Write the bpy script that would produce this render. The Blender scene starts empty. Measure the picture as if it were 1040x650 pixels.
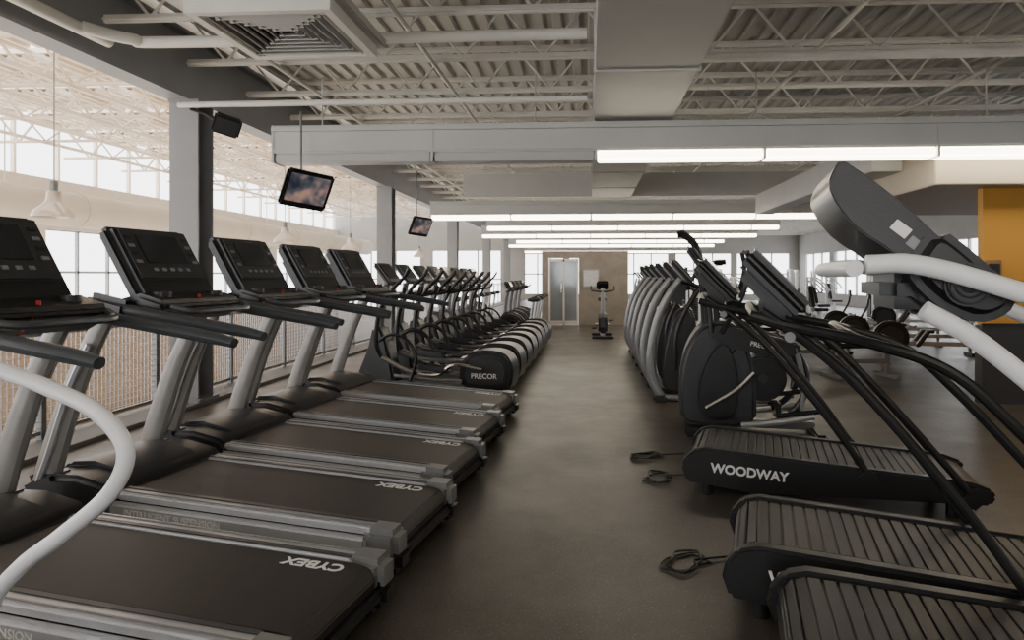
import bpy, bmesh, math, random
from mathutils import Vector, Matrix
random.seed(4)
R=math.radians
scene=bpy.context.scene

# ------------------------------------------------------------------ materials
def mat(name,col,rough=0.5,metal=0.0,var=0.12,scale=18,bump=0.0,emit=None,es=0,spec=None,bscale=120):
    m=bpy.data.materials.new(name); m.use_nodes=True
    nt=m.node_tree; b=nt.nodes['Principled BSDF']
    b.inputs['Roughness'].default_value=rough
    b.inputs['Metallic'].default_value=metal
    if spec is not None: b.inputs['Specular IOR Level'].default_value=spec
    tc=nt.nodes.new('ShaderNodeTexCoord')
    n=nt.nodes.new('ShaderNodeTexNoise'); n.inputs['Scale'].default_value=scale; n.inputs['Detail'].default_value=4
    nt.links.new(tc.outputs['Object'],n.inputs['Vector'])
    r=nt.nodes.new('ShaderNodeValToRGB')
    r.color_ramp.elements[0].position=0.3; r.color_ramp.elements[1].position=0.7
    r.color_ramp.elements[0].color=(*[c*(1-var) for c in col],1)
    r.color_ramp.elements[1].color=(*[min(1,c*(1+var)) for c in col],1)
    nt.links.new(n.outputs['Fac'],r.inputs['Fac'])
    nt.links.new(r.outputs['Color'],b.inputs['Base Color'])
    if bump>0:
        n2=nt.nodes.new('ShaderNodeTexNoise'); n2.inputs['Scale'].default_value=bscale
        nt.links.new(tc.outputs['Object'],n2.inputs['Vector'])
        bp=nt.nodes.new('ShaderNodeBump'); bp.inputs['Strength'].default_value=bump; bp.inputs['Distance'].default_value=0.004
        nt.links.new(n2.outputs['Fac'],bp.inputs['Height']); nt.links.new(bp.outputs['Normal'],b.inputs['Normal'])
    if emit:
        b.inputs['Emission Color'].default_value=(*emit,1); b.inputs['Emission Strength'].default_value=es
    return m

BLACK=mat('black_plastic',(0.012,0.012,0.013),0.36,bump=0.12,spec=.45)
DARK=mat('charcoal_plastic',(0.032,0.033,0.036),0.36,bump=0.1,spec=.45)
BELT=mat('running_belt_rubber',(0.021,0.017,0.015),0.48,bump=0.3,bscale=400,spec=.45)
SLAT=mat('slat_rubber',(0.016,0.016,0.016),0.45,bump=0.2,spec=.4)
SILVER=mat('silver_paint',(0.52,0.53,0.55),0.33,0.5,var=0.05)
GREYM=mat('grey_metal',(0.20,0.205,0.21),0.36,0.3,var=0.06)
ARCS=mat('arc_silver',(0.28,0.285,0.29),0.33,0.5,var=0.06)
UPR=mat('upright_warm_grey',(0.25,0.24,0.225),0.34,0.25,var=0.05)
CHROME=mat('polished_steel',(0.6,0.6,0.6),0.18,1.0,var=0.04)
RAIL=mat('rail_grey_blue',(0.060,0.068,0.08),0.33,0.2,var=0.05)
WHITEP=mat('white_powdercoat',(0.74,0.76,0.79),0.28,var=0.02)
SCREEN=mat('lcd_glass',(0.02,0.023,0.028),0.12,var=0.1)
BTN=mat('button_grey',(0.22,0.23,0.25),0.5)
RED=mat('red_plastic',(0.4,0.02,0.015),0.4)
LABEL=mat('label_white',(0.75,0.75,0.75),0.5,var=0.02)
STEELP=mat('column_paint',(0.25,0.255,0.265),0.5,var=0.06,scale=3)
CEIL=mat('ceiling_deck_paint',(0.50,0.49,0.46),0.6,var=0.06,scale=2)
JOIST=mat('joist_paint',(0.74,0.72,0.67),0.55,var=0.06,scale=3)
DUCT=mat('painted_duct',(0.52,0.515,0.49),0.5,var=0.05,scale=2)
TROUGH=mat('light_trough_paint',(0.53,0.53,0.505),0.5,var=0.04,scale=2)
TUBE=mat('fluorescent_lens',(0.9,0.9,0.85),0.4,emit=(1.0,0.88,0.70),es=11)
TUBEOFF=mat('lens_off',(0.48,0.48,0.46),0.4,var=0.02)
ATR=mat('atrium_white_paint',(0.84,0.74,0.62),0.6,var=0.04,scale=2)
BEIGE=mat('beige_wall',(0.50,0.44,0.36),0.75,var=0.05,scale=1.5,bump=0.1,bscale=30)
BRICK=mat('brown_lower_wall',(0.19,0.135,0.09),0.8,var=0.2,scale=5,bump=0.2,bscale=30)
TANW=mat('tan_brick_wall',(0.20,0.175,0.145),0.75,var=0.15,scale=4,bump=0.2,bscale=30)
GREYW=mat('grey_wall',(0.38,0.37,0.35),0.75,var=0.05,scale=1.5,bump=0.1,bscale=30)
YEL=mat('mustard_wall',(0.50,0.25,0.035),0.65,var=0.05,scale=2,bump=0.1,bscale=40)
DKW=mat('dark_wainscot',(0.030,0.028,0.027),0.5,var=0.08)
FRAME=mat('window_frame',(0.25,0.27,0.28),0.45,0.3)
ALU=mat('spun_aluminium',(0.55,0.48,0.42),0.3,0.6,var=0.05)
TAN=mat('tan_wood',(0.22,0.12,0.06),0.5,var=0.2,scale=6)
SOFF=mat('soffit_cream',(0.44,0.38,0.29),0.7,var=0.04,scale=2)
TAPE=mat('blue_tape',(0.02,0.05,0.4),0.5)
PAD=mat('bench_vinyl',(0.45,0.45,0.46),0.45)
LOWF=mat('lower_floor',(0.07,0.06,0.05),0.5,var=0.2,scale=2)
DGLASS=mat('door_glass',(0.20,0.22,0.23),0.08,0.3,var=0.1,scale=2)
CURB=mat('floor_edge_curb',(0.16,0.16,0.155),0.6,var=0.06,scale=3)

# floor
FLOOR=bpy.data.materials.new('rubber_floor'); FLOOR.use_nodes=True
nt=FLOOR.node_tree; b=nt.nodes['Principled BSDF']
tc=nt.nodes.new('ShaderNodeTexCoord')
n1=nt.nodes.new('ShaderNodeTexNoise'); n1.inputs['Scale'].default_value=1.6; n1.inputs['Detail'].default_value=9; n1.inputs['Roughness'].default_value=0.72
n2=nt.nodes.new('ShaderNodeTexNoise'); n2.inputs['Scale'].default_value=110; n2.inputs['Detail'].default_value=2
for n in(n1,n2): nt.links.new(tc.outputs['Object'],n.inputs['Vector'])
r1=nt.nodes.new('ShaderNodeValToRGB'); r1.color_ramp.elements[0].position=.30; r1.color_ramp.elements[1].position=.70
r1.color_ramp.elements[0].color=(0.046,0.040,0.034,1); r1.color_ramp.elements[1].color=(0.074,0.063,0.051,1)
nt.links.new(n1.outputs['Fac'],r1.inputs['Fac'])
r2=nt.nodes.new('ShaderNodeValToRGB'); r2.color_ramp.elements[0].position=.60; r2.color_ramp.elements[1].position=.70
r2.color_ramp.elements[0].color=(0,0,0,1); r2.color_ramp.elements[1].color=(1,1,1,1)
nt.links.new(n2.outputs['Fac'],r2.inputs['Fac'])
mx=nt.nodes.new('ShaderNodeMixRGB'); mx.inputs[2].default_value=(0.17,0.145,0.12,1)
nt.links.new(r2.outputs['Color'],mx.inputs[0]); nt.links.new(r1.outputs['Color'],mx.inputs[1])
nt.links.new(mx.outputs[0],b.inputs['Base Color'])
mr=nt.nodes.new('ShaderNodeMapRange'); mr.inputs['From Min'].default_value=.3; mr.inputs['From Max'].default_value=.7
mr.inputs['To Min'].default_value=0.46; mr.inputs['To Max'].default_value=0.34
nt.links.new(n1.outputs['Fac'],mr.inputs['Value']); nt.links.new(mr.outputs[0],b.inputs['Roughness'])
bp=nt.nodes.new('ShaderNodeBump'); bp.inputs['Strength'].default_value=.25; bp.inputs['Distance'].default_value=.003
nt.links.new(n2.outputs['Fac'],bp.inputs['Height']); nt.links.new(bp.outputs['Normal'],b.inputs['Normal'])

# TV picture
TVM=bpy.data.materials.new('tv_picture'); TVM.use_nodes=True
nt=TVM.node_tree; b=nt.nodes['Principled BSDF']; tc=nt.nodes.new('ShaderNodeTexCoord')
n1=nt.nodes.new('ShaderNodeTexNoise'); n1.inputs['Scale'].default_value=5.0
nt.links.new(tc.outputs['Object'],n1.inputs['Vector'])
r1=nt.nodes.new('ShaderNodeValToRGB'); e=r1.color_ramp.elements
e[0].position=.38; e[0].color=(0.02,0.025,0.04,1); e[1].position=.62; e[1].color=(0.45,0.26,0.2,1)
e.new(.5).color=(0.10,0.10,0.12,1)
nt.links.new(n1.outputs['Fac'],r1.inputs['Fac']); nt.links.new(r1.outputs['Color'],b.inputs['Emission Color'])
b.inputs['Emission Strength'].default_value=.8; b.inputs['Base Color'].default_value=(.02,.02,.02,1); b.inputs['Roughness'].default_value=.2

# ------------------------------------------------------------------ mesh builder
def cr(pts,sub):
    P=[Vector(p) for p in pts]
    if len(P)<3 or sub<2: return P
    out=[]
    for i in range(len(P)-1):
        p0=P[i-1] if i>0 else P[0]*2-P[1]
        p1,p2=P[i],P[i+1]
        p3=P[i+2] if i+2<len(P) else P[-1]*2-P[-2]
        for k in range(sub):
            t=k/sub
            out.append(0.5*((2*p1)+(-p0+p2)*t+(2*p0-5*p1+4*p2-p3)*t*t+(-p0+3*p1-3*p2+p3)*t**3))
    out.append(P[-1]); return out

class MB:
    def __init__(s): s.v=[];s.f=[];s.m=[];s.mats=[]
    def mi(s,m):
        if m not in s.mats: s.mats.append(m)
        return s.mats.index(m)
    def add(s,vs,fs,m,M=None):
        o=len(s.v); k=s.mi(m)
        for v in vs:
            v=Vector(v)
            if M is not None: v=M@v
            s.v.append(v)
        for f in fs: s.f.append([o+i for i in f]); s.m.append(k)
    def bm(s,bm,m,M=None):
        bm.verts.index_update()
        s.add([v.co.copy() for v in bm.verts],[[v.index for v in f.verts] for f in bm.faces],m,M); bm.free()
    def box(s,c,sz,m,bev=0,rot=None,M=None,seg=2):
        bm=bmesh.new(); bmesh.ops.create_cube(bm,size=1)
        bmesh.ops.scale(bm,vec=sz,verts=bm.verts)
        if bev>0: bmesh.ops.bevel(bm,geom=bm.edges[:],offset=min(bev,min(sz)*0.49),segments=seg,affect='EDGES',clamp_overlap=True)
        T=Matrix.Translation(c)
        if rot: T=T@Matrix.Rotation(R(rot[2]),4,'Z')@Matrix.Rotation(R(rot[1]),4,'Y')@Matrix.Rotation(R(rot[0]),4,'X')
        if M is not None: T=M@T
        s.bm(bm,m,T)
    def bx(s,x0,x1,y0,y1,z0,z1,m,bev=0,M=None):
        s.box(((x0+x1)/2,(y0+y1)/2,(z0+z1)/2),(abs(x1-x0),abs(y1-y0),abs(z1-z0)),m,bev,M=M)
    def prism(s,prof,y0,y1,m,bev=0,smooth=0,seg=2,M=None):
        if smooth:
            pr=[Vector((p[0],0,p[1])) for p in prof]; n=len(pr); out=[]
            for i in range(n):
                p0,p1,p2,p3=pr[i-1],pr[i],pr[(i+1)%n],pr[(i+2)%n]
                for k in range(smooth):
                    t=k/smooth
                    out.append(0.5*((2*p1)+(-p0+p2)*t+(2*p0-5*p1+4*p2-p3)*t*t+(-p0+3*p1-3*p2+p3)*t**3))
            prof=[(p.x,p.z) for p in out]
        bm=bmesh.new()
        a=[bm.verts.new((p[0],y0,p[1])) for p in prof]
        b_=[bm.verts.new((p[0],y1,p[1])) for p in prof]
        bm.faces.new(a); bm.faces.new(b_[::-1]); n=len(a)
        for i in range(n): bm.faces.new((a[i],b_[i],b_[(i+1)%n],a[(i+1)%n]))
        bmesh.ops.recalc_face_normals(bm,faces=bm.faces)
        if bev>0:
            ed=[e for e in bm.edges if len(e.link_faces)==2 and e.calc_face_angle(0)>R(32)]
            bmesh.ops.bevel(bm,geom=ed,offset=bev,segments=seg,affect='EDGES',clamp_overlap=True)
        s.bm(bm,m,M)
    def tube(s,pts,r,m,n=10,sub=6,flat=None,ref=(0,1,0),cap=True,M=None):
        P=cr(pts,sub); N=len(P)
        rs=[r]*N if not isinstance(r,(list,tuple)) else [r[min(len(r)-1,int(i/(N-1)*(len(r)-1)))]*(1-((i/(N-1)*(len(r)-1))%1))+r[min(len(r)-1,int(i/(N-1)*(len(r)-1))+1)]*((i/(N-1)*(len(r)-1))%1) for i in range(N)]
        vs=[];fs=[]; side=None; ref=Vector(ref)
        for i in range(N):
            t=(P[min(i+1,N-1)]-P[max(i-1,0)]).normalized()
            if flat or side is None:
                q=ref-t*ref.dot(t)
                if q.length<1e-3: q=Vector((1,0,0))-t*t.x
                if q.length<1e-3: q=Vector((0,0,1))-t*t.z
                side=q.normalized()
            else: side=(side-t*side.dot(t)).normalized()
            u=t.cross(side)
            a,b_=(flat if flat else (1,1))
            for k in range(n):
                w=2*math.pi*k/n
                vs.append(P[i]+side*(math.cos(w)*rs[i]*a)+u*(math.sin(w)*rs[i]*b_))
        for i in range(N-1):
            for k in range(n):
                fs.append((i*n+k,i*n+(k+1)%n,(i+1)*n+(k+1)%n,(i+1)*n+k))
        if cap:
            fs.append(tuple(range(n))[::-1]); fs.append(tuple((N-1)*n+k for k in range(n)))
        s.add(vs,fs,m,M)
    def cyl(s,c,r,l,m,axis='Y',n=24,bev=0,r2=None,M=None):
        bm=bmesh.new(); bmesh.ops.create_cone(bm,cap_ends=True,segments=n,radius1=r,radius2=r if r2 is None else r2,depth=l)
        if bev:
            ed=[e for e in bm.edges if len(e.link_faces)==2 and e.calc_face_angle(0)>R(50)]
            bmesh.ops.bevel(bm,geom=ed,offset=bev,segments=2,affect='EDGES')
        T=Matrix.Translation(c)
        if axis=='Y': T=T@Matrix.Rotation(R(90),4,'X')
        if axis=='X': T=T@Matrix.Rotation(R(90),4,'Y')
        if M is not None: T=M@T
        s.bm(bm,m,T)
    def lathe(s,prof,c,m,n=24,M=None):
        vs=[];fs=[]
        for (r,z) in prof:
            for k in range(n):
                w=2*math.pi*k/n; vs.append((c[0]+r*math.cos(w),c[1]+r*math.sin(w),c[2]+z))
        for i in range(len(prof)-1):
            for k in range(n): fs.append((i*n+k,i*n+(k+1)%n,(i+1)*n+(k+1)%n,(i+1)*n+k))
        s.add(vs,fs,m,M)
    def torus(s,c,R0,r,m,axis='Y',n=28,k=8,a0=0,a1=360,M=None):
        pts=[]
        for i in range(n+1):
            w=R(a0+(a1-a0)*i/n)
            if axis=='Y': pts.append((c[0]+R0*math.cos(w),c[1],c[2]+R0*math.sin(w)))
            elif axis=='Z': pts.append((c[0]+R0*math.cos(w),c[1]+R0*math.sin(w),c[2]))
            else: pts.append((c[0],c[1]+R0*math.cos(w),c[2]+R0*math.sin(w)))
        s.tube(pts,r,m,n=k,sub=1,cap=False,M=M)
    def text(s,t,size,M,m,ext=0.001,bold=.012):
        cu=bpy.data.curves.new('t','FONT'); cu.body=t; cu.size=size; cu.extrude=ext; cu.offset=size*bold; cu.resolution_u=3
        o=bpy.data.objects.new('t',cu); scene.collection.objects.link(o)
        dg=bpy.context.evaluated_depsgraph_get()
        me=bpy.data.meshes.new_from_object(o.evaluated_get(dg))
        s.add([v.co.copy() for v in me.vertices],[list(p.vertices) for p in me.polygons],m,M)
        bpy.data.objects.remove(o); bpy.data.curves.remove(cu); bpy.data.meshes.remove(me)
    def mesh(s,name):
        me=bpy.data.meshes.new(name); me.from_pydata(s.v,[],s.f)
        for m in s.mats: me.materials.append(m)
        me.polygons.foreach_set('material_index',s.m)
        me.polygons.foreach_set('use_smooth',[True]*len(s.f))
        me.update(); me.set_sharp_from_angle(angle=R(34)); return me
def put(name,me,loc=(0,0,0),rz=0,rot=None,sc=None):
    if isinstance(me,MB): me=me.mesh(name)
    o=bpy.data.objects.new(name,me); scene.collection.objects.link(o)
    o.location=loc; o.rotation_euler=rot if rot else (0,0,R(rz))
    if sc: o.scale=(sc,)*3 if not isinstance(sc,tuple) else sc
    return o
SIDE=Matrix.Rotation(R(90),4,'X')   # text reading on a -Y face

# ------------------------------------------------------------------ treadmill (curved grey uprights)
def treadmill():
    m=MB(); W=.84
    inc=.055
    Sh=Matrix.Translation((0,0,.02)); Sh[2][0]=-inc     # deck incline as shear in z
    m.bx(-1.95,-.08,.13,W-.13,.06,.175,BLACK,.01,M=Sh)
    m.prism([(-1.6,.165),(-1.6,.2),(-.1,.2),(-.05,.19),(-.02,.15),(-.03,.1),(-.08,.09),(-.1,.165)],.14,W-.14,BELT,.006,M=Sh)
    for s in (0,1):
        def Y(y): return y if s==0 else W-y
        m.bx(-1.62,-.14,Y(.03),Y(.135),.17,.208,SILVER,.008,M=Sh)
        m.bx(-1.62,-.14,Y(.05),Y(.062),.2085,.213,GREYM,.002,M=Sh)
        m.bx(-1.62,-.14,Y(.095),Y(.125),.2085,.213,DARK,.002,M=Sh)
        m.bx(-1.62,-.16,Y(.0),Y(.05),.065,.165,SILVER,.014,M=Sh)
        m.bx(-1.62,-.16,Y(.012),Y(.05),.01,.06,GREYM,.008,M=Sh)
        m.bx(-1.62,-.16,Y(-.004),Y(.01),.080,.088,CHROME,.002,M=Sh)
        m.bx(-.17,-.0,Y(-.01),Y(.14),.075,.215,GREYM,.03,M=Sh)
        m.bx(-.14,.012,Y(.0),Y(.14),.01,.12,BLACK,.03,M=Sh)
        m.box((-.1,Y(.09),.025),(.1,.09,.05),BLACK,.01)
        m.box((-1.85,Y(.09),.05),(.12,.1,.1),BLACK,.01)
    m.bx(-.05,.0,.12,W-.12,.05,.1,BLACK,.015,M=Sh)
    m.text('INTELLIGENT SUSPENSION',.045,Sh@Matrix.Translation((-1.45,-.002,.110))@SIDE,LABEL)
    m.text('CYBEX',.085,Sh@Matrix.Translation((-.13,W-.18,.2015))@Matrix.Rotation(R(180),4,'Z'),LABEL,.001,.025)
    # motor hood
    m.prism([(-1.5,.10),(-1.5,.30),(-1.56,.345),(-1.75,.385),(-1.95,.38),(-2.08,.31),(-2.12,.2),(-2.08,.10)],.0,W,BLACK,.03,smooth=0,seg=3)
    m.prism([(-1.52,.3),(-1.6,.37),(-1.8,.415),(-1.95,.405),(-2.02,.35),(-1.9,.3)],.16,W-.16,DARK,.02)
    for y in (.07,W-.07):
        q=1 if y<.4 else -1
        m.tube([(-2.02,y,.22),(-1.93,y,.5),(-1.81,y,.82),(-1.70,y,1.05),(-1.60,y,1.22)],[.072,.068,.060,.052,.048],UPR,n=12,flat=(.62,1.05))
        m.box((-1.97,y,.33),(.24,.13,.12),BLACK,.04,rot=(0,-20,0))
        m.tube([(-2.0,y-.045*q,.3),(-1.91,y-.045*q,.52),(-1.79,y-.045*q,.84),(-1.68,y-.04*q,1.05)],.018,SILVER,n=6)
        m.tube([(-1.70,y,1.26),(-1.45,y,1.22),(-1.12,y,1.17),(-.85,y,1.13),(-.72,y,1.105)],[.030,.034,.034,.034,.026],RAIL,n=12,flat=(1.0,.85))
        m.box((-1.60,y,1.235),(.26,.085,.12),BLACK,.03,rot=(0,12,0))
    a=59
    C=Matrix.Translation((-1.59,W/2,1.465))@Matrix.Rotation(R(a),4,'Y')
    m.box((0,0,-.02),(.46,.58,.09),BLACK,.03,M=C,seg=3)
    m.box((.02,0,-.08),(.36,.44,.08),BLACK,.035,M=C)
    m.box((-.04,0,.028),(.32,.50,.02),DARK,.009,M=C)
    m.box((-.07,0,.040),(.18,.30,.006),SCREEN,.002,M=C)
    for i in range(4):
        for s in (-1,1): m.box((-.14+i*.05,s*.205,.040),(.020,.04,.006),BTN if i%2 else BLACK,.002,M=C)
    for i in range(5): m.box((.06,-.12+i*.06,.040),(.02,.03,.006),BTN,.002,M=C)
    m.prism([(-1.66,1.17),(-1.62,1.27),(-1.46,1.31),(-1.32,1.27),(-1.30,1.22),(-1.42,1.16)],.10,W-.10,BLACK,.02)
    for y in (.22,W-.22): m.cyl((-1.42,y,1.30),.045,.03,DARK,axis='Z')
    m.tube([(-1.3,.14,1.24),(-1.22,.2,1.215),(-1.2,W/2,1.215),(-1.22,W-.2,1.215),(-1.3,W-.14,1.24)],.018,RAIL,n=8)
    m.cyl((-1.36,W/2,1.29),.010,.02,RED,axis='Z')
    m.tube([(-1.36,W/2,1.29),(-1.30,W/2-.1,1.2),(-1.32,W/2-.2,1.14),(-1.38,W/2-.15,1.2)],.003,RED,n=5)
    return m.mesh('treadmill')

# ------------------------------------------------------------------ slat belt treadmill (front x=0, rear x=1.78)
def slat_treadmill(kind='black'):
    m=MB(); W=.72; L=1.74; h=.86
    prof=[(.02,.09),(-.01,.17),(.0,.25*h+.01),(.05,.335*h),(.13,.36*h),(L-.12,.225),(L-.02,.19),(L,.15),(L-.03,.10),(.4,.05)]
    for y0,y1 in((0,.075),(W-.075,W)): m.prism(prof,y0,y1,BLACK,.014,seg=2)
    zf=.36*h-.022
    inner=[(.04,.1),(.02,.17),(.03,.23),(.07,zf-.02),(.13,zf),(L-.12,.203),(L-.05,.18),(L-.03,.15),(L-.06,.11),(.4,.07)]
    m.prism(inner,.07,W-.07,BLACK)
    sl=(.203-zf)/(L-.25)
    x=.15
    while x<L-.13:
        z=zf+sl*(x-.13)
        m.box((x,W/2,z+.006),(.046,W-.18,.012),SLAT,.003,rot=(0,math.degrees(math.atan(-sl)),0),seg=1)
        x+=.053
    for a,(x,z) in enumerate([(.105,zf),(.065,zf-.02),(.04,zf-.055),(.035,.20),(.045,.155)]):
        m.box((x,W/2,z),(.012,W-.18,.040),SLAT,.003,rot=(0,[70,40,12,0,-12][a],0),seg=1)
    m.text('WOODWAY',.080,Matrix.Translation((.17,-.003,.165))@Matrix.Rotation(R(3),4,'Y')@SIDE,LABEL,.002,.03)
    for x in (.14,L-.2):
        for y in (.08,W-.08): m.cyl((x,y,.045),.04,.09,BLACK,axis='Z',n=14)
    if kind=='black':
        for y,o in((-.02,-1),(W+.02,1)):
            m.tube([(.10,y,1.24),(.25,y,1.20),(.55,y,1.14),(.80,y,1.05),(1.0,y,.87),(1.3,y,.53),(1.64,y,.12)],.022,BLACK,n=10)
            m.tube([(.14,y,1.26),(.35,y,1.11),(.55,y,.92),(.85,y,.55),(1.08,y,.22)],.020,BLACK,n=10)
            m.box((1.62,y,.14),(.11,.05,.09),BLACK,.012,rot=(0,-45,0))
            m.box((1.07,y,.21),(.09,.05,.09),BLACK,.012,rot=(0,-45,0))
            m.cyl((.25,y+o*.02,1.16),.02,.03,BTN)
        m.tube([(.14,-.02,1.22),(.10,W*.3,1.26),(.10,W*.7,1.26),(.14,W+.02,1.22)],.022,BLACK,n=8)
        m.tube([(.55,-.02,1.14),(.47,.1,1.17),(.45,W/2,1.18),(.47,W-.1,1.17),(.55,W+.02,1.14)],.018,BLACK,n=8)
        C=Matrix.Translation((.20,W/2,1.37))@Matrix.Rotation(R(46),4,'Y')
        m.box((0,0,0),(.38,.46,.08),BLACK,.035,M=C,seg=3)
        m.box((0,0,-.055),(.3,.34,.08),BLACK,.035,M=C)
        m.box((-.05,0,.043),(.24,.36,.008),SCREEN,.003,M=C)
        for i in range(5): m.box((.12,-.14+i*.07,.043),(.03,.045,.008),BTN,.002,M=C)
        m.box((.2,W/2,1.26),(.14,.3,.12),BLACK,.03)
    else:
        d=0
        if kind=='loop':
            for y in(-.0,W):
                m.tube([(.02,y,1.42),(.2,y,1.37),(.5,y,1.26),(.78,y,1.14),(.97,y,1.085),(1.14,y,1.02),(1.23,y,.92),(1.18,y,.80),(1.02,y,.67),(.88,y,.57),(.78,y,.45),(.76,y,.25)],.023,WHITEP,n=14)
        else:
            d=.15
            for y in(-.0,W):
                m.tube([(.22,y,1.43),(.34,y,1.43),(.52,y,1.38),(.9,y,1.24),(1.2,y,1.09),(1.42,y,.85),(1.62,y,.45),(1.66,y,.2)],.027,WHITEP,n=14)
            m.tube([(.36,0,1.31),(.50,0,1.22),(.70,0,1.03),(.93,0,.72),(1.15,0,.40),(1.20,0,.2)],.026,WHITEP,n=14)
            m.tube([(.60,W,1.36),(.58,W-.08,1.44),(.50,W-.16,1.50),(.44,W-.2,1.50)],.028,WHITEP,n=12)
        m.tube([(.04+d,0,1.42),(.02+d,W*.25,1.42),(.02+d,W*.75,1.42),(.04+d,W,1.42)],.024,WHITEP,n=12)
        C=Matrix.Translation((.215+d,W/2,1.50))@Matrix.Rotation(R(40),4,'Y')
        pr=[(-.30,.035),(-.28,.06),(-.1,.06),(.05,.045),(.18,.05),(.26,.03),(.28,-.02),(.24,-.08),(.12,-.10),(.0,-.065),(-.15,-.07),(-.27,-.03)]
        m.prism(pr,-.26,.26,BLACK,.03,smooth=3,seg=3,M=C)
        m.prism([(.02,.055),(.16,.062),(.28,.04),(.30,-.02),(.25,-.085),(.13,-.105),(.03,-.07)],-.30,.30,BLACK,.035,smooth=3,seg=3,M=C)
        m.box((-.08,0,.063),(.26,.36,.008),SCREEN,.003,M=C)
        m.box((-.05,-.262,.0),(.050,.004,.032),LABEL,.001,M=C)
        m.box((.0,-.262,-.01),(.030,.004,.03),BTN,.001,M=C)
        for y in (-.13,.13):
            m.cyl((.14,y,-.09),.085,.05,BLACK,axis='Z',bev=.01,M=C)
            for rr in (.03,.05,.07): m.torus((.14,y,-.116),rr,.004,DARK,axis='Z',M=C)
        m.cyl((.17,-.305,-.02),.06,.03,BLACK,bev=.008,M=C)
        for rr in (.02,.035,.05): m.torus((.17,-.322,-.02),rr,.003,DARK,M=C)
        m.box((.24+d,W/2,1.36),(.2,.4,.12),BLACK,.04)
    return m.mesh('slat_belt_treadmill')

# ------------------------------------------------------------------ elliptical (rear drum at x=0, front -x)
def elliptical():
    m=MB(); W=.74
    a,b_=.19,.55
    m.prism([(-.03,.10),(-.0,.25),(-.03,.40),(-.12,.49),(-.30,.52),(-.50,.49),(-.62,.38),(-.66,.22),(-.62,.09),(-.35,.06),(-.1,.06)],a,b_,BLACK,.045,smooth=3,seg=3)
    m.prism([(-.10,.14),(-.07,.25),(-.10,.38),(-.2,.44),(-.32,.46),(-.48,.43),(-.56,.34),(-.58,.22),(-.54,.13),(-.3,.11)],a-.03,b_+.03,DARK,.02,smooth=3)
    m.text('PRECOR',.085,Matrix.Translation((-.50,a-.033,.19))@SIDE,LABEL)
    m.bx(-1.9,-.4,.31,.43,.04,.10,GREYM,.015)
    m.box((-.3,W/2,.03),(.12,W-.04,.06),BLACK,.015)
    m.box((-1.88,W/2,.03),(.12,.62,.06),BLACK,.015)
    m.prism([(-1.50,.07),(-1.55,.35),(-1.62,.62),(-1.70,.78),(-1.80,.76),(-1.86,.5),(-1.98,.22),(-2.0,.07)],.24,.50,BLACK,.03,seg=3)
    for i,(y,px,pz) in enumerate(((.13,-.92,.28),(.61,-1.12,.40))):
        m.tube([(-.35,y,.30+.04*i),(-.7,y,.34),(px,y,pz-.06),(px-.35,y,pz-.02),(-1.62,y,.42)],.026,CHROME if i==0 else GREYM,n=8)
        m.box((px,y,pz),(.38,.15,.03),BLACK,.012,rot=(0,6,0))
        m.box((px-.18,y,pz+.04),(.03,.15,.08),BLACK,.01)
        for s in(-1,1): m.box((px-.03,y+s*.075,pz+.03),(.32,.012,.05),DARK,.005,rot=(0,6,0))
        m.tube([(-.6,y,.16),(-1.0,y,.17),(-1.45,y,.2)],.022,GREYM,n=8)
        yo=y+(-.06 if i==0 else .06)
        m.tube([(-1.62,y,.42),(-1.66,yo,.62),(-1.62,yo,.95),(-1.48,yo,1.2),(-1.30,yo,1.38),(-1.24,yo,1.48)],[.028,.028,.026,.024,.02],BLACK,n=8)
        m.tube([(-1.25,yo,.08),(-1.15,yo,.4),(-1.25,yo,.62),(-1.45,yo,.70),(-1.62,yo,.62)],.020,BLACK,n=8)
        m.tube([(-1.66,y,1.15),(-1.5,y-.02,1.12),(-1.36,y,1.16),(-1.32,y,1.26)],.019,BLACK,n=8)
    m.tube([(-1.76,W/2,.65),(-1.72,W/2,1.0),(-1.66,W/2,1.3)],.05,GREYM,n=12,flat=(1.2,.8))
    m.tube([(-1.66,.13,1.15),(-1.70,W/2,1.15),(-1.66,.61,1.15)],.022,BLACK,n=8)
    C=Matrix.Translation((-1.64,W/2,1.42))@Matrix.Rotation(R(52),4,'Y')
    m.box((0,0,0),(.34,.40,.06),BLACK,.025,M=C,seg=3)
    m.box((-.03,0,.032),(.2,.30,.006),SCREEN,.002,M=C)
    m.box((.12,0,.032),(.04,.30,.006),BTN,.002,M=C)
    return m.mesh('elliptical_trainer')

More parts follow.
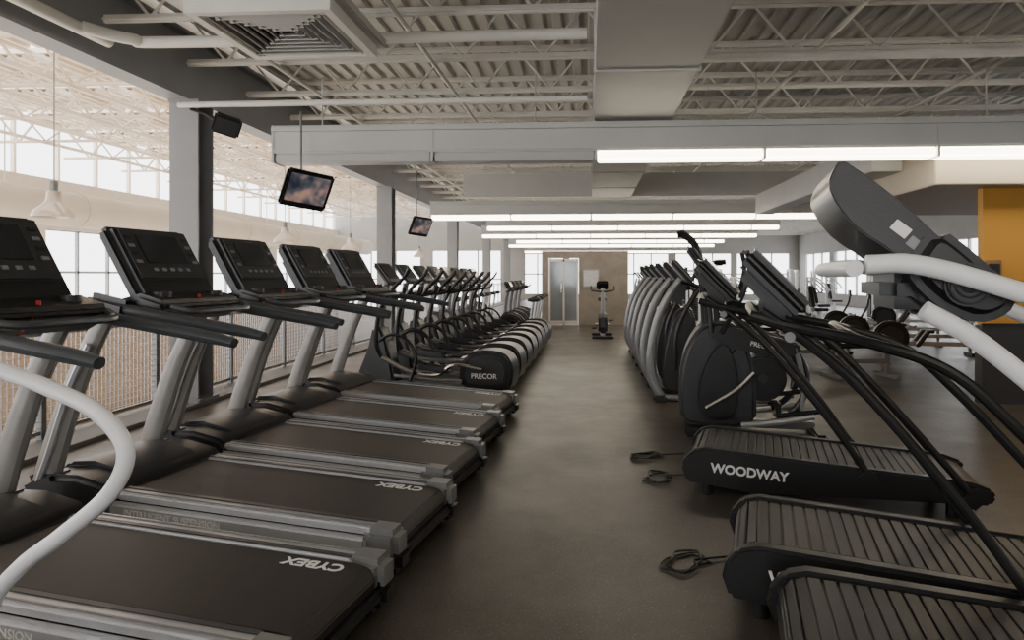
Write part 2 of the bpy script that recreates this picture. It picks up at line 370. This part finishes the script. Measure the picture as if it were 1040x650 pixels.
# ------------------------------------------------------------------ arc trainer (front x=0, rear +x)
def arc_trainer():
    m=MB(); W=.76
    m.prism([(.20,.08),(.15,.35),(.20,.7),(.30,.98),(.44,1.05),(.52,.92),(.58,.6),(.72,.35),(.78,.08)],.24,W-.24,BLACK,.04,seg=3,smooth=2)
    for s,y in((-1,.12),(1,W-.12)):
        m.tube([(.14,y,.06),(.04,y,.25),(.03,y,.55),(.11,y,.92),(.24,y,1.2),(.36,y,1.36)],[.046,.042,.04,.038,.032],ARCS,n=12,flat=(.7,1.1))
        m.tube([(.36,y,1.34),(.5,y-s*.01,1.30),(.68,y,1.22),(.78,y,1.24)],.022,BLACK,n=8)
        m.tube([(.30,y+s*.03,.35),(.33,y+s*.05,.8),(.5,y+s*.05,1.15),(.66,y+s*.05,1.40),(.70,y+s*.05,1.52)],.022,BLACK,n=8)
        m.tube([(.35,y+s*.0,.30),(.7,y,.26),(1.05,y-s*.03,.22+.08*(s+1)/2)],.03,GREYM,n=8)
        m.box((1.08,y-s*.05,.25+.08*(s+1)/2),(.40,.17,.035),BLACK,.012)
        m.box((.90,y-s*.05,.29+.08*(s+1)/2),(.03,.17,.09),BLACK,.01)
        m.tube([(.10,y,.04),(.6,y,.04),(1.35,y,.04)],.035,ARCS,n=8)
    m.box((.14,W/2,.035),(.14,W,.07),BLACK,.02); m.box((1.33,W/2,.035),(.1,W,.07),BLACK,.02)
    m.tube([(.14,.12,1.0),(.11,W/2,1.02),(.14,W-.12,1.0)],.026,ARCS,n=8)
    C=Matrix.Translation((.38,W/2,1.45))@Matrix.Rotation(R(48),4,'Y')
    m.box((0,0,0),(.36,.46,.07),BLACK,.03,M=C,seg=3)
    m.box((-.03,0,.037),(.2,.32,.006),SCREEN,.002,M=C)
    m.box((0,0,-.04),(.26,.34,.04),GREYM,.015,M=C)
    m.box((.34,W/2,1.22),(.16,.3,.28),BLACK,.04)
    return m.mesh('arc_trainer')

# ------------------------------------------------------------------ adaptive motion trainer (front x=0)
def amt():
    m=MB(); W=.80
    m.prism([(.10,.08),(.02,.25),(.02,.5),(.08,.76),(.22,.96),(.42,1.0),(.56,.90),(.66,.6),(.68,.3),(.62,.08)],.12,W-.12,DARK,.05,smooth=3,seg=3)
    m.prism([(.24,.15),(.18,.3),(.20,.5),(.27,.68),(.36,.80),(.44,.80),(.50,.68),(.53,.5),(.52,.25),(.45,.14)],.10,W-.10,BLACK,.02,smooth=3)
    m.torus((.74,.14,.50),.36,.028,DARK,a0=-70,a1=200); m.torus((.74,W-.14,.50),.36,.028,DARK,a0=-70,a1=200)
    m.cyl((.74,W/2,.5),.20,W-.34,BLACK,bev=.02)
    m.cyl((.74,W/2,.5),.04,W-.30,DARK,bev=.01)
    for q0,q1 in((.08,.13),(W-.13,W-.08)):
        m.prism([(.28,.86),(.34,.97),(.6,.93),(1.02,.82),(1.05,.74),(.9,.68),(.5,.76)],q0,q1,BLACK,.012)
    m.text('PRECOR',.055,Matrix.Translation((.62,.076,.80))@Matrix.Rotation(R(12),4,'Y')@SIDE,LABEL)
    for s,y in((-1,.10),(1,W-.10)):
        m.tube([(.25,y,.24),(.5,y,.40),(.66,y,.56)],.025,CHROME,n=8)
        m.tube([(.55,y,.10),(.85,y,.14),(1.15,y,.20)],.028,SILVER,n=8)
        m.box((1.02,y+.06*-s,.27+.05*s),(.40,.17,.04),BLACK,.015,rot=(0,-8,0))
        m.box((.86,y+.06*-s,.31+.05*s),(.04,.17,.10),BLACK,.012)
        m.tube([(1.05,y,.25),(1.06,y,.5),(1.0,y,.78)],.022,GREYM,n=8)
        m.tube([(.3,y,.9),(.28,y,1.15),(.22,y,1.35),(.30,y,1.5),(.42,y,1.52)],.024,BLACK,n=8)
        m.tube([(.38,y-.03,.9),(.55,y-.03*s,1.2),(.62,y-.03*s,1.45),(.6,y-.03*s,1.62)],.022,BLACK,n=8)
    m.tube([(.22,W/2,1.5),(.16,W/2,1.68),(.06,W/2,1.78),(.0,W/2,1.78)],.035,BLACK,n=10)
    m.box((.15,W/2,.04),(.16,W,.08),BLACK,.02); m.box((1.2,W/2,.03),(.1,W,.06),BLACK,.02)
    m.bx(.15,1.2,W/2-.06,W/2+.06,.03,.1,GREYM,.01)
    m.prism([(.22,.9),(.20,1.3),(.14,1.5),(.24,1.5),(.36,1.28),(.38,.9)],W/2-.14,W/2+.14,BLACK,.03)
    C=Matrix.Translation((.20,W/2,1.52))@Matrix.Rotation(R(55),4,'Y')
    m.box((0,0,0),(.36,.42,.07),BLACK,.03,M=C,seg=3)
    m.box((-.02,0,.037),(.22,.3,.006),SCREEN,.002,M=C)
    return m.mesh('adaptive_motion_trainer')

# ------------------------------------------------------------------ exercise bike (front -x)
def bike():
    m=MB()
    m.prism([(-.45,.12),(-.50,.35),(-.42,.55),(-.25,.60),(.0,.50),(.12,.3),(.10,.12)],-.09,.09,DARK,.04,smooth=2,seg=3)
    m.cyl((-.28,0,.35),.20,.20,BLACK,bev=.02)
    m.box((-.45,0,.03),(.09,.5,.06),BLACK,.02); m.box((.45,0,.03),(.09,.5,.06),BLACK,.02)
    m.bx(-.45,.45,-.05,.05,.05,.12,SILVER,.015)
    m.tube([(.15,0,.12),(.22,0,.5),(.27,0,.82)],.035,SILVER,n=10)
    m.prism([(.12,.86),(.18,.90),(.36,.93),(.45,.90),(.42,.83),(.2,.81)],-.11,.11,BLACK,.03,seg=3)
    m.tube([(-.38,0,.5),(-.36,0,.85),(-.30,0,1.12)],.045,GREYM,n=10)
    m.box((-.30,0,1.19),(.1,.28,.2),BLACK,.03,rot=(0,-30,0))
    m.box((-.255,0,1.205),(.02,.2,.12),SCREEN,.004,rot=(0,-30,0))
    m.tube([(-.1,-.26,1.16),(-.22,-.25,1.08),(-.33,-.1,1.05),(-.33,.1,1.05),(-.22,.25,1.08),(-.1,.26,1.16)],.02,BLACK,n=8)
    m.cyl((-.02,0,.30),.02,.34,CHROME)
    for s in(-1,1):
        m.box((-.02+s*.07,s*.13,.30-s*.05),(.17,.02,.03),CHROME,.005,rot=(0,s*35*1,0))
        m.box((-.02+s*.14,s*.19,.30-s*.10),(.11,.10,.03),BLACK,.008)
    return m.mesh('exercise_bike')

def rower():
    m=MB()
    m.bx(-.7,1.1,-.03,.03,.30,.37,SILVER,.01)
    m.cyl((-.85,0,.42),.27,.14,BLACK,bev=.03); m.cyl((-.85,0,.42),.20,.16,DARK,bev=.02)
    m.tube([(-.95,0,.05),(-.88,0,.3),(-.7,0,.34)],.035,GREYM,n=8)
    m.box((-.95,0,.03),(.08,.5,.06),BLACK,.015); m.box((1.05,0,.03),(.08,.4,.06),BLACK,.015)
    m.tube([(1.05,0,.05),(1.05,0,.31)],.03,GREYM,n=8)
    m.box((.35,0,.42),(.24,.30,.06),BLACK,.025)
    for s in(-1,1): m.box((-.42,s*.12,.42),(.06,.11,.30),DARK,.015,rot=(0,35,0))
    m.tube([(-.75,0,.6),(-.62,0,.85),(-.6,0,1.0)],.02,BLACK,n=8)
    m.box((-.6,0,1.04),(.04,.18,.14),DARK,.01); m.tube([(-.55,-.22,.62),(-.52,0,.6),(-.55,.22,.62)],.015,BLACK,n=8)
    return m.mesh('rowing_machine')
def bench():
    m=MB()
    m.box((0,0,.45),(1.15,.28,.07),BLACK,.03); m.box((-.45,0,.52),(.35,.26,.06),BLACK,.03,rot=(0,25,0))
    for x in(-.4,.4):
        m.box((x,0,.03),(.06,.55,.06),GREYM,.01); m.bx(x-.03,x+.03,-.03,.03,.05,.42,GREYM,.008)
    m.bx(-.4,.4,-.03,.03,.20,.26,GREYM,.008)
    return m.mesh('weight_bench')
def strength():
    m=MB()
    for y in(-.18,.18):
        m.bx(-.62,-.54,y-.03,y+.03,0,1.55,WHITEP,.01)
    m.bx(-.62,-.54,-.2,.2,1.5,1.58,WHITEP,.01)
    for i in range(12): m.bx(-.64,-.52,-.13,.13,.1+i*.055,.15+i*.055,BLACK,.004)
    for y in(-.08,.08): m.cyl((-.58,y,.8),.008,1.45,CHROME,axis='Z',n=8)
    m.bx(-.6,.7,-.04,.04,.0,.08,WHITEP,.01); m.box((.68,0,.03),(.08,.6,.06),WHITEP,.01)
    m.bx(.12,.2,-.04,.04,.05,.46,WHITEP,.01)
    m.box((.2,0,.5),(.4,.36,.08),BLACK,.03); m.box((-.04,0,.85),(.08,.32,.6),BLACK,.03,rot=(0,-10,0))
    m.bx(-.16,-.09,-.04,.04,.05,1.35,WHITEP,.01)
    for s in(-1,1):
        m.tube([(-.12,s*.05,1.35),(-.05,s*.32,1.32),(.15,s*.36,1.15),(.3,s*.34,.95)],.025,WHITEP,n=8)
        m.tube([(.3,s*.34,.95),(.34,s*.22,.95)],.022,BLACK,n=8,sub=1)
    return m.mesh('strength_machine')

TM=treadmill(); SB=slat_treadmill('black'); SW=slat_treadmill('white'); SLp=slat_treadmill('loop'); EL=elliptical(); AR=arc_trainer(); AM=amt(); BK=bike(); RW=rower(); BN=bench(); SM=strength()

for x,y in ((-.94,2.03),(-.87,3.05),(-.85,4.04),(-.84,5.04),(-.83,6.04)): put('treadmill',TM,(x,y,0),-8)
put('slat_belt_treadmill',SLp,(-2.59,1.26,0),-8)
for i in range(8): put('elliptical_trainer',EL,(-.92+.01*i,7.75+.86*i,0),-8)
for i in range(4): put('exercise_bike',BK,(-1.5,15.1+.95*i,0),-8)
for i in range(7): put('exercise_bike',BK,(-3.2,15.2+1.0*i,0),-8)
put('slat_belt_treadmill',SW,(.54,1.96,0),-12)
put('slat_belt_treadmill',SB,(.55,2.82,0),-14)
put('slat_belt_treadmill',SB,(.60,4.40,0),-14)
put('adaptive_motion_trainer',AM,(.76,6.0,0),-8)
for i in range(6): put('arc_trainer',AR,(.64,7.6+.98*i,0),-8)
put('exercise_bike',BK,(.30,15.6,0),90)
for i,(x,y) in enumerate([(5.6,11.0),(5.6,12.5),(5.9,14.2),(5.4,16),(7.8,16.5)]): put('rowing_machine',RW,(x,y,0),-8)
for i,(x,y) in enumerate([(3.7,9.6),(3.5,10.8),(3.2,12.4),(3.4,14),(3.4,15.8)]): put('weight_bench',BN,(x,y,0),10)
for i,(x,y,r) in enumerate([(8.6,11.8,0),(8.4,14,10),(5.9,18.5,0),(8.2,18.5,0),(4.0,18.6,10),(6.8,21,0),(4.6,22,0),(9.4,22,0),(3.0,20.5,90),(8.6,25,0)]): put('strength_machine',SM,(x,y,0),r)
for i in range(4): put('elliptical_trainer',EL,(3.6,24+1.5*i,0),-8)
# lower level equipment
for i in range(7):
    put('treadmill',TM,(-7.2,3+1.4*i,-4),170)
    put('elliptical_trainer',EL,(-10.5,3+1.4*i,-4),170)

# ------------------------------------------------------------------ shell
m=MB(); m.bx(-4.62,12,-4,40,-.35,0,FLOOR); put('floor',m)
m=MB(); m.bx(-4.62,-4.15,-3.9,39.9,.0,.04,CURB,.005); put('trim_floor_curb',m)
m=MB(); m.bx(-15.2,-4.62,-4,40,-4.3,-4,LOWF); put('floor_lower_level',m)
m=MB(); m.bx(-4.70,-4.62,-4,40,-4,.0,GREYW); put('trim_slab_edge',m)
def deck(name,x0,x1,y0,y1,z,M_,pitch=.2,h=.045):
    m=MB(); vs=[];fs=[]; x=x0; pr=[]
    while x<x1:
        pr+=[(x,z),(x+pitch*.42,z),(x+pitch*.5,z+h),(x+pitch*.92,z+h)]; x+=pitch
    n=len(pr)
    for y in(y0,y1): vs+=[(p[0],y,p[1]) for p in pr]
    fs=[(i,i+1,n+i+1,n+i) for i in range(n-1)]
    m.add(vs,fs,M_); m.bx(x0,x1,y0,y1,z+h+.01,z+h+.12,M_)
    return put(name,m)
deck('ceiling',-4.4,12,-4,40,4.2,CEIL)
y=-4
while y<39: 
    deck('ceiling_atrium',-15.2,-4.65,y,y+1.9,5.7,ATR,.3,.07); y+=2.4
def wall_x(name,x,y0,y1,z0,z1,holes,M_,t=.2):
    m=MB(); hs=sorted(holes); c=y0
    for (a,b_,za,zb) in hs:
        if a>c: m.bx(x,x+t,c,a,z0,z1,M_)
        if za>z0: m.bx(x,x+t,a,b_,z0,za,M_)
        if zb<z1: m.bx(x,x+t,a,b_,zb,z1,M_)
        c=b_
    if c<y1: m.bx(x,x+t,c,y1,z0,z1,M_)
    return put(name,m)
def wall_y(name,y,x0,x1,z0,z1,holes,M_,t=.2):
    m=MB(); hs=sorted(holes); c=x0
    for (a,b_,za,zb) in hs:
        if a>c: m.bx(c,a,y,y+t,z0,z1,M_)
        if za>z0: m.bx(a,b_,y,y+t,z0,za,M_)
        if zb<z1: m.bx(a,b_,y,y+t,zb,z1,M_)
        c=b_
    if c<x1: m.bx(c,x1,y,y+t,z0,z1,M_)
    return put(name,m)
wn=[0]
def window(axis,pos,a,b_,za,zb,nx,nz):
    wn[0]+=1; m=MB(); t=.07
    def B(u0,u1,z0,z1):
        if axis=='X': m.bx(pos+.05,pos+.14,u0,u1,z0,z1,FRAME)
        else: m.bx(u0,u1,pos+.05,pos+.14,z0,z1,FRAME)
    for i in range(nx+1):
        u=a+(b_-a)*i/nx; B(max(a,u-t/2),min(b_,u+t/2),za,zb)
    for j in range(nz+1):
        z=za+(zb-za)*j/nz; B(a,b_,max(za,z-t/2),min(zb,z+t/2))
    put('window_%d'%wn[0],m)
hl=[(-3+i*7,3.4+i*7,.3,2.7) for i in range(6)]
wall_x('wall_left',-15.2,-4,40,.1,4.1,hl,BEIGE)
m=MB(); m.bx(-15.2,-15,-4,40,-4,.1,BRICK); put('wall_left_lower',m)
for h in hl: window('X',-15.2,*h,5,2)
m=MB()
for i in range(30): m.bx(-15.15,-15.05,-4+i*1.5,-3.92+i*1.5,4.1,5.7,ATR)
m.bx(-15.2,-15,-4,40,5.6,5.69,ATR); put('window_clerestory',m)
he=[(-14.5,-10,-.5,2.9),(-9.3,-5.2,-.5,2.9),(-3.8,-1.5,.3,2.7),(-1.2,1.2,.3,2.7),(1.6,4.6,.3,2.7),(5.0,8.2,.3,2.7),(8.5,11.5,.3,2.7)]
wall_y('wall_back',40,-15.2,12,-4,5.8,he,GREYW)
for h in he: window('Y',40,*h,3,2)
hr=[(12+i*4.6,16+i*4.6,.5,2.6) for i in range(6)]
wall_x('wall_right',12,-4,40,-.3,4.3,[(-2,2,.6,2.4)]+hr,GREYW)
for h in hr: window('X',12,*h,3,1)
hf=[(-14,-6,-1,4),(-2.2,1.6,.8,2.4)]
wall_y('wall_front',-4.2,-15.2,12,-4,5.8,hf,GREYW)
for h in hf: window('Y',-4.2,*h,3,1)

# girder + fascia
m=MB()
m.bx(-4.54,-4.30,-4,40,3.30,3.33,STEELP); m.bx(-4.54,-4.30,-4,40,4.0,4.04,STEELP); m.bx(-4.43,-4.40,-4,40,3.32,4.02,STEELP)
m.bx(-4.60,-4.48,-4,40,4.05,5.75,ATR)
put('trim_roof_girder',m)
def column():
    m=MB(); z1=3.26
    m.bx(-.16,.16,-.15,-.13,0,z1,STEELP); m.bx(-.16,.16,.13,.15,0,z1,STEELP); m.bx(-.012,.012,-.14,.14,0,z1,STEELP)
    m.bx(-.2,.2,-.2,.2,0,.03,STEELP); m.bx(-.17,.17,-.16,.16,z1-.03,z1,STEELP)
    return m.mesh('steel_column')
CO=column()
for i in range(5): put('steel_column',CO,(-4.36,.15+7.2*(i+1)-.1,.04))
# railing
m=MB(); rx=-4.54
m.tube([(rx,-3.9,1.0),(rx,39.8,1.0)],.025,GREYM,n=8,sub=1)
y=-3.6
while y<39.5:
    m.bx(rx-.025,rx+.025,y-.025,y+.025,0.04,1.0,GREYM); y+=1.5
m.bx(rx-.01,rx+.01,-3.9,39.8,.08,.11,GREYM); m.bx(rx-.01,rx+.01,-3.9,39.8,.90,.93,GREYM)
y=-3.9
while y<22:
    m.bx(rx-.003,rx+.002,y,y+.005,.1,.91,SILVER); y+=.055
z=.13
while z<.9:
    m.bx(rx-.004,rx+.001,-3.9,22,z,z+.005,SILVER); z+=.055
put('mesh_railing',m)

# ------------------------------------------------------------------ joists
def joist(m,x0,x1,z0,z1,step,M_,r=.012,c=.035,oy=0):
    for z in(z0,z1):
        m.bx(x0,x1,oy-c,oy-.008,z-.02,z+.0,M_); m.bx(x0,x1,oy+.008,oy+c,z-.02,z+.0,M_)
        m.bx(x0,x1,oy-.014,oy-.008,z-.04,z+.03,M_); m.bx(x0,x1,oy+.008,oy+.014,z-.04,z+.03,M_)
    n=int((x1-x0)/step)
    for i in range(n):
        a=x0+i*step
        za,zb=(z0,z1) if i%2 else (z1,z0)
        m.tube([(a,oy,za),(a+step,oy,zb)],r,M_,n=6,sub=1)
    return m
J=joist(MB(),-4.25,11.9,3.66,4.16,.42,JOIST,.014).mesh('roof_joist')
y=-3
while y<39.5: put('roof_joist',J,(0,y,0)); y+=1.25
m=MB()
y=-3
while y<39.5: joist(m,-14.95,-4.7,4.75,5.62,.75,ATR,.028,.06,y); y+=2.4
for x in(-13.5,-12,-10.5,-9,-7.5,-6):
    for z in (4.72,5.60): m.bx(x-.03,x+.03,-3.9,39.9,z-.04,z+.03,ATR)
    y=-3; 
    while y<38:
        m.tube([(x,y,4.75),(x,y+1.2,5.6)],.022,ATR,n=6,sub=1); m.tube([(x,y+1.2,5.6),(x,y+2.4,4.75)],.022,ATR,n=6,sub=1); y+=2.4
put('atrium_roof_truss',m)
# bridging + pipes
for x in(-3.25,-1.6,2.2,4.2,6.3):
    m=MB(); m.tube([(x,-3.9,3.585),(x,39.8,3.585)],.022,JOIST,n=8,sub=1); put('conduit_pipe',m)
m=MB()
m.tube([(-4.15,-3.9,3.42),(-4.15,4.9,3.42),(-4.10,5.3,3.42),(-3.9,5.6,3.42),(-3.5,5.7,3.42),(-.02,5.7,3.42)],.05,JOIST,n=12)
put('sprinkler_pipe',m)
m=MB(); m.tube([(-4.2,6.75,3.15),(-.02,6.75,3.15)],.03,JOIST,n=10,sub=1); put('sprinkler_pipe',m)
m=MB(); m.tube([(1.65,5.2,3.5),(11.5,5.2,3.5)],.03,JOIST,n=10,sub=1); put('sprinkler_pipe',m)
m=MB(); m.tube([(1.0,6.5,3.45),(11.5,6.5,3.45)],.045,JOIST,n=10,sub=1); put('sprinkler_pipe',m)

# ducts
m=MB()
m.bx(.05,.86,-3.9,13.99,3.02,3.5,DUCT,.01)
for y in(0,1.8,3.6,5.4,7.2,9.0,10.8,12.6):
    m.bx(.035,.875,y-.015,y+.015,3.005,3.51,DUCT)
m.bx(-1.5,.05,4.15,4.8,3.5,3.95,DUCT,.01); m.bx(.86,1.6,2.6,4.4,3.40,3.8,DUCT,.01)
put('supply_air_duct',m)
m=MB()
m.bx(-2.6,5.7,14.0,14.25,3.02,3.5,DUCT); put('ceiling_bulkhead',m)
# louvred ceiling diffuser
m=MB()
x0,x1,y0,y1,z=-2.70,-1.80,4.55,5.45,3.2
m.bx(x0-.2,x1+.12,y0-.3,y1+.12,z+.08,z+.16,DUCT,.01)
for i in range(6):
    a=.0+i*.07; zz=z+.0+.004*i
    for (p0,p1,q0,q1,rx_,ry) in((x0+a,x1-a,y0+a,y0+a+.045,35,0),(x0+a,x1-a,y1-a-.045,y1-a,-35,0)):
        m.box(((p0+p1)/2,(q0+q1)/2,zz+.03),(p1-p0,.008,.075),DUCT,rot=(rx_,0,0))
    for (p,ry) in((x0+a+.02,-35),(x1-a-.02,35)):
        m.box((p,(y0+y1)/2,zz+.03),(.008,y1-y0-2*a,.075),DUCT,rot=(0,ry,0))
m.bx(x0,x1,y0,y1,z+.07,z+.08,BLACK)
for (a0,a1,b0,b1) in((x0-.06,x1+.06,y0-.06,y0),(x0-.06,x1+.06,y1,y1+.06),(x0-.06,x0,y0,y1),(x1,x1+.06,y0,y1)): m.bx(a0,a1,b0,b1,z-.01,z+.09,JOIST)
put('ceiling_air_diffuser',m)

# light troughs
def trough(x0,x1,onx,cut=1.72):
    m=MB()
    m.bx(x0,x1,-.11,.14,2.70,3.0,TROUGH,.006)
    m.bx(x0,x1,-.15,.18,2.93,2.97,TROUGH)
    m.bx(x0,x1,-.125,-.105,2.72,2.745,TROUGH)
    x=x0
    while x<x1-.2:
        e=min(x+cut,x1)
        m.bx(x+.02,e-.02,-.10,.13,2.605,2.70,TUBE if x>=onx else TUBEOFF,.012)
        m.bx(x-.012,x+.012,-.118,.148,2.60,3.0,TROUGH); x=e
    y=x0+.5
    while y<x1:
        if not (-.0<y<.95): m.tube([(y,0,3.0),(y,0,3.55)],.008,TROUGH,n=6,sub=1)
        y+=2.3
    return m
put('linear_light_fixture',trough(-1.72*2+.07,6.95,-.0).mesh('linear_light_fixture'),(0,7.2,0))
T2=trough(-3.4,5.2,-9).mesh('linear_light_fixture')
for y in(-.3,14.6,21.6,28.8,36): put('linear_light_fixture',T2,(0,y,0))
T3=trough(-3.0,4.6,-9).mesh('linear_light_fixture')
for y in(18,25.2): put('linear_light_fixture',T3,(.3,y,0))

# pendant lamps in atrium
m=MB()
m.lathe([(.03,.34),(.09,.33),(.10,.20),(.13,.16),(.24,.06),(.27,-.02),(.265,-.02),(.235,.05),(.12,.14),(.05,.16)],(0,0,0),ALU)
m.cyl((0,0,.40),.05,.14,GREYM,axis='Z',n=14); m.tube([(0,0,.45),(0,0,2.4)],.009,GREYM,n=6,sub=1)
m.lathe([(.0,.06),(.06,.07),(.09,.12),(.0,.15)],(0,0,0),mat('lamp_bulb',(.9,.9,.8),emit=(1,.85,.65),es=6))
PL=m.mesh('pendant_lamp')
for y in(8.9,16.0,20.5,29): put('pendant_lamp',PL,(-7.3,y,2.22))
# atrium air handling duct
m=MB(); m.tube([(-12.6,6,3.0),(-12.6,38,3.0)],.42,BEIGE,n=24,sub=1)
for y in range(8,38,4): m.cyl((-12.6,y,3.0),.44,.06,BEIGE,axis='Y')
for y in (8,14,20,26,32): m.tube([(-12.6,y,3.4),(-12.6,y,4.7)],.015,ATR,n=6,sub=1)
put('atrium_round_duct',m)

# wall speaker + TVs
m=MB()
m.box((0,0,0),(.27,.20,.19),BLACK,.02,rot=(0,0,0)); m.box((0,-.102,0),(.23,.006,.15),DARK,.002)
m.tube([(-.1,.05,0),(-.22,.08,.03),(-.36,.1,.03)],.02,BLACK,n=8)
put('wall_speaker',m,(-3.80,6.95,2.98),rot=(R(22),R(14),R(35)))
m=MB()
m.box((0,0,0),(.50,.06,.40),BLACK,.02); m.box((0,.05,0),(.40,.08,.30),BLACK,.03)
m.box((0,-.031,.015),(.42,.004,.30),TVM); m.box((0,.10,0),(.1,.06,.1),GREYM,.01)
TVMESH=m.mesh('tv_set')
def tv(p,rot,top):
    E=bpy.data.objects.new('hanging_television',None); scene.collection.objects.link(E); E.location=p
    o=put('tv_set',TVMESH,(0,0,0),rot=rot); o.parent=E
    m=MB(); m.tube([(-.08,.08,.0),(-.10,.10,.2),(-.10,.10,top-p[2])],.012,GREYM,n=8,sub=1)
    q=put('ceiling_bracket',m); q.parent=E
tv((-2.90,6.85,2.28),(R(28),R(6),R(48)),3.11)
tv((-3.35,13.4,2.38),(R(25),R(4),R(55)),3.5)

# mustard wall on the right with dark wainscot
m=MB(); m.bx(4.30,11.9,7.75,7.85,0,2.36,YEL); put('wall_mustard',m)
m=MB(); m.bx(4.28,11.9,7.73,7.75,0,.86,DKW); m.bx(4.28,4.30,7.75,7.87,0,.86,DKW); m.bx(4.275,11.9,7.72,7.75,.86,.88,BLACK); put('baseboard_wainscot',m)
m=MB(); m.bx(3.65,8.0,7.45,11.2,2.36,2.80,SOFF,.01); m.bx(3.3,3.65,8.2,13.8,2.62,3.0,DUCT,.01); put('ceiling_soffit',m)
m=MB(); m.box((4.40,7.73,1.33),(.17,.03,.48),TAN,.006); m.box((4.40,7.71,1.36),(.12,.01,.34),BLACK,.003); put('wall_notice_frame',m)
# end-of-aisle partition with door
for a,b_,c in((-1.35,-1.16,0),(-.30,1.1,0),(-1.35,1.1,1.9)):
    m=MB(); m.bx(a,b_,19.4,19.55,c,1.9 if c==0 else 2.1,TANW); put('wall_end_partition',m)
m=MB(); m.bx(-.15,.25,19.36,19.4,1.1,1.55,PAD,.005); m.bx(-.18,.28,19.37,19.4,1.07,1.58,FRAME); put('notice_board',m)
m=MB()
for a in(-1.15,-.75,-.36): m.bx(a,a+.05,19.42,19.5,0,1.89,ALU)
m.bx(-1.10,-.35,19.42,19.5,1.80,1.88,ALU); m.bx(-1.10,-.35,19.42,19.5,.01,.12,ALU)
m.bx(-1.10,-.35,19.45,19.46,.12,1.80,DGLASS); m.bx(-.80,-.78,19.36,19.42,.9,1.2,CHROME); put('door_1',m)

# cables & tape on floor
def cable(pts,r=.005):
    m=MB(); m.tube(pts,r,BLACK,n=6); put('power_cable',m)
for k,(cx,cy) in enumerate(((.47,4.75),(.46,3.35),(.44,5.3))):
    pts=[]
    for i in range(22):
        w=i*.9; q=.08+.035*math.sin(i*1.7+k); pts.append((cx+q*math.cos(w)*1.2,cy+q*math.sin(w)*1.3,.006+.0007*i))
    pts.append((cx+.3,cy+.1,.009)); cable(pts)
m=MB(); m.box((.55,2.62,.0015),(.08,.05,.002),TAPE,rot=(0,0,20)); put('floor_tape',m)

# ------------------------------------------------------------------ light
w=bpy.data.worlds.new('sky'); scene.world=w; w.use_nodes=True
nt=w.node_tree; bg=nt.nodes['Background']; bg.inputs[0].default_value=(.98,.98,1.0,1); bg.inputs[1].default_value=5.5
def area(name,loc,rot,sx,sy,e,col=(1,.95,.88)):
    l=bpy.data.lights.new(name,'AREA'); l.shape='RECTANGLE'; l.size=sx; l.size_y=sy; l.energy=e; l.color=col
    o=bpy.data.objects.new(name,l); scene.collection.objects.link(o); o.location=loc; o.rotation_euler=rot
area('added_atrium_fill',(-9.7,14,-3.2),(math.pi,0,0),9,34,2800,(1,.86,.70))  # unseen fill light added on the lower level to brighten the atrium roof

cam=bpy.data.cameras.new('camera'); cam.lens=24; cam.sensor_width=36; cam.sensor_fit='HORIZONTAL'
cam.shift_x=-36/1040; cam.shift_y=-45/1040; cam.clip_start=.05; cam.clip_end=200
co=bpy.data.objects.new('camera',cam); scene.collection.objects.link(co)
co.location=(0,0,1.4); co.rotation_euler=(R(90),0,R(3.5)); scene.camera=co
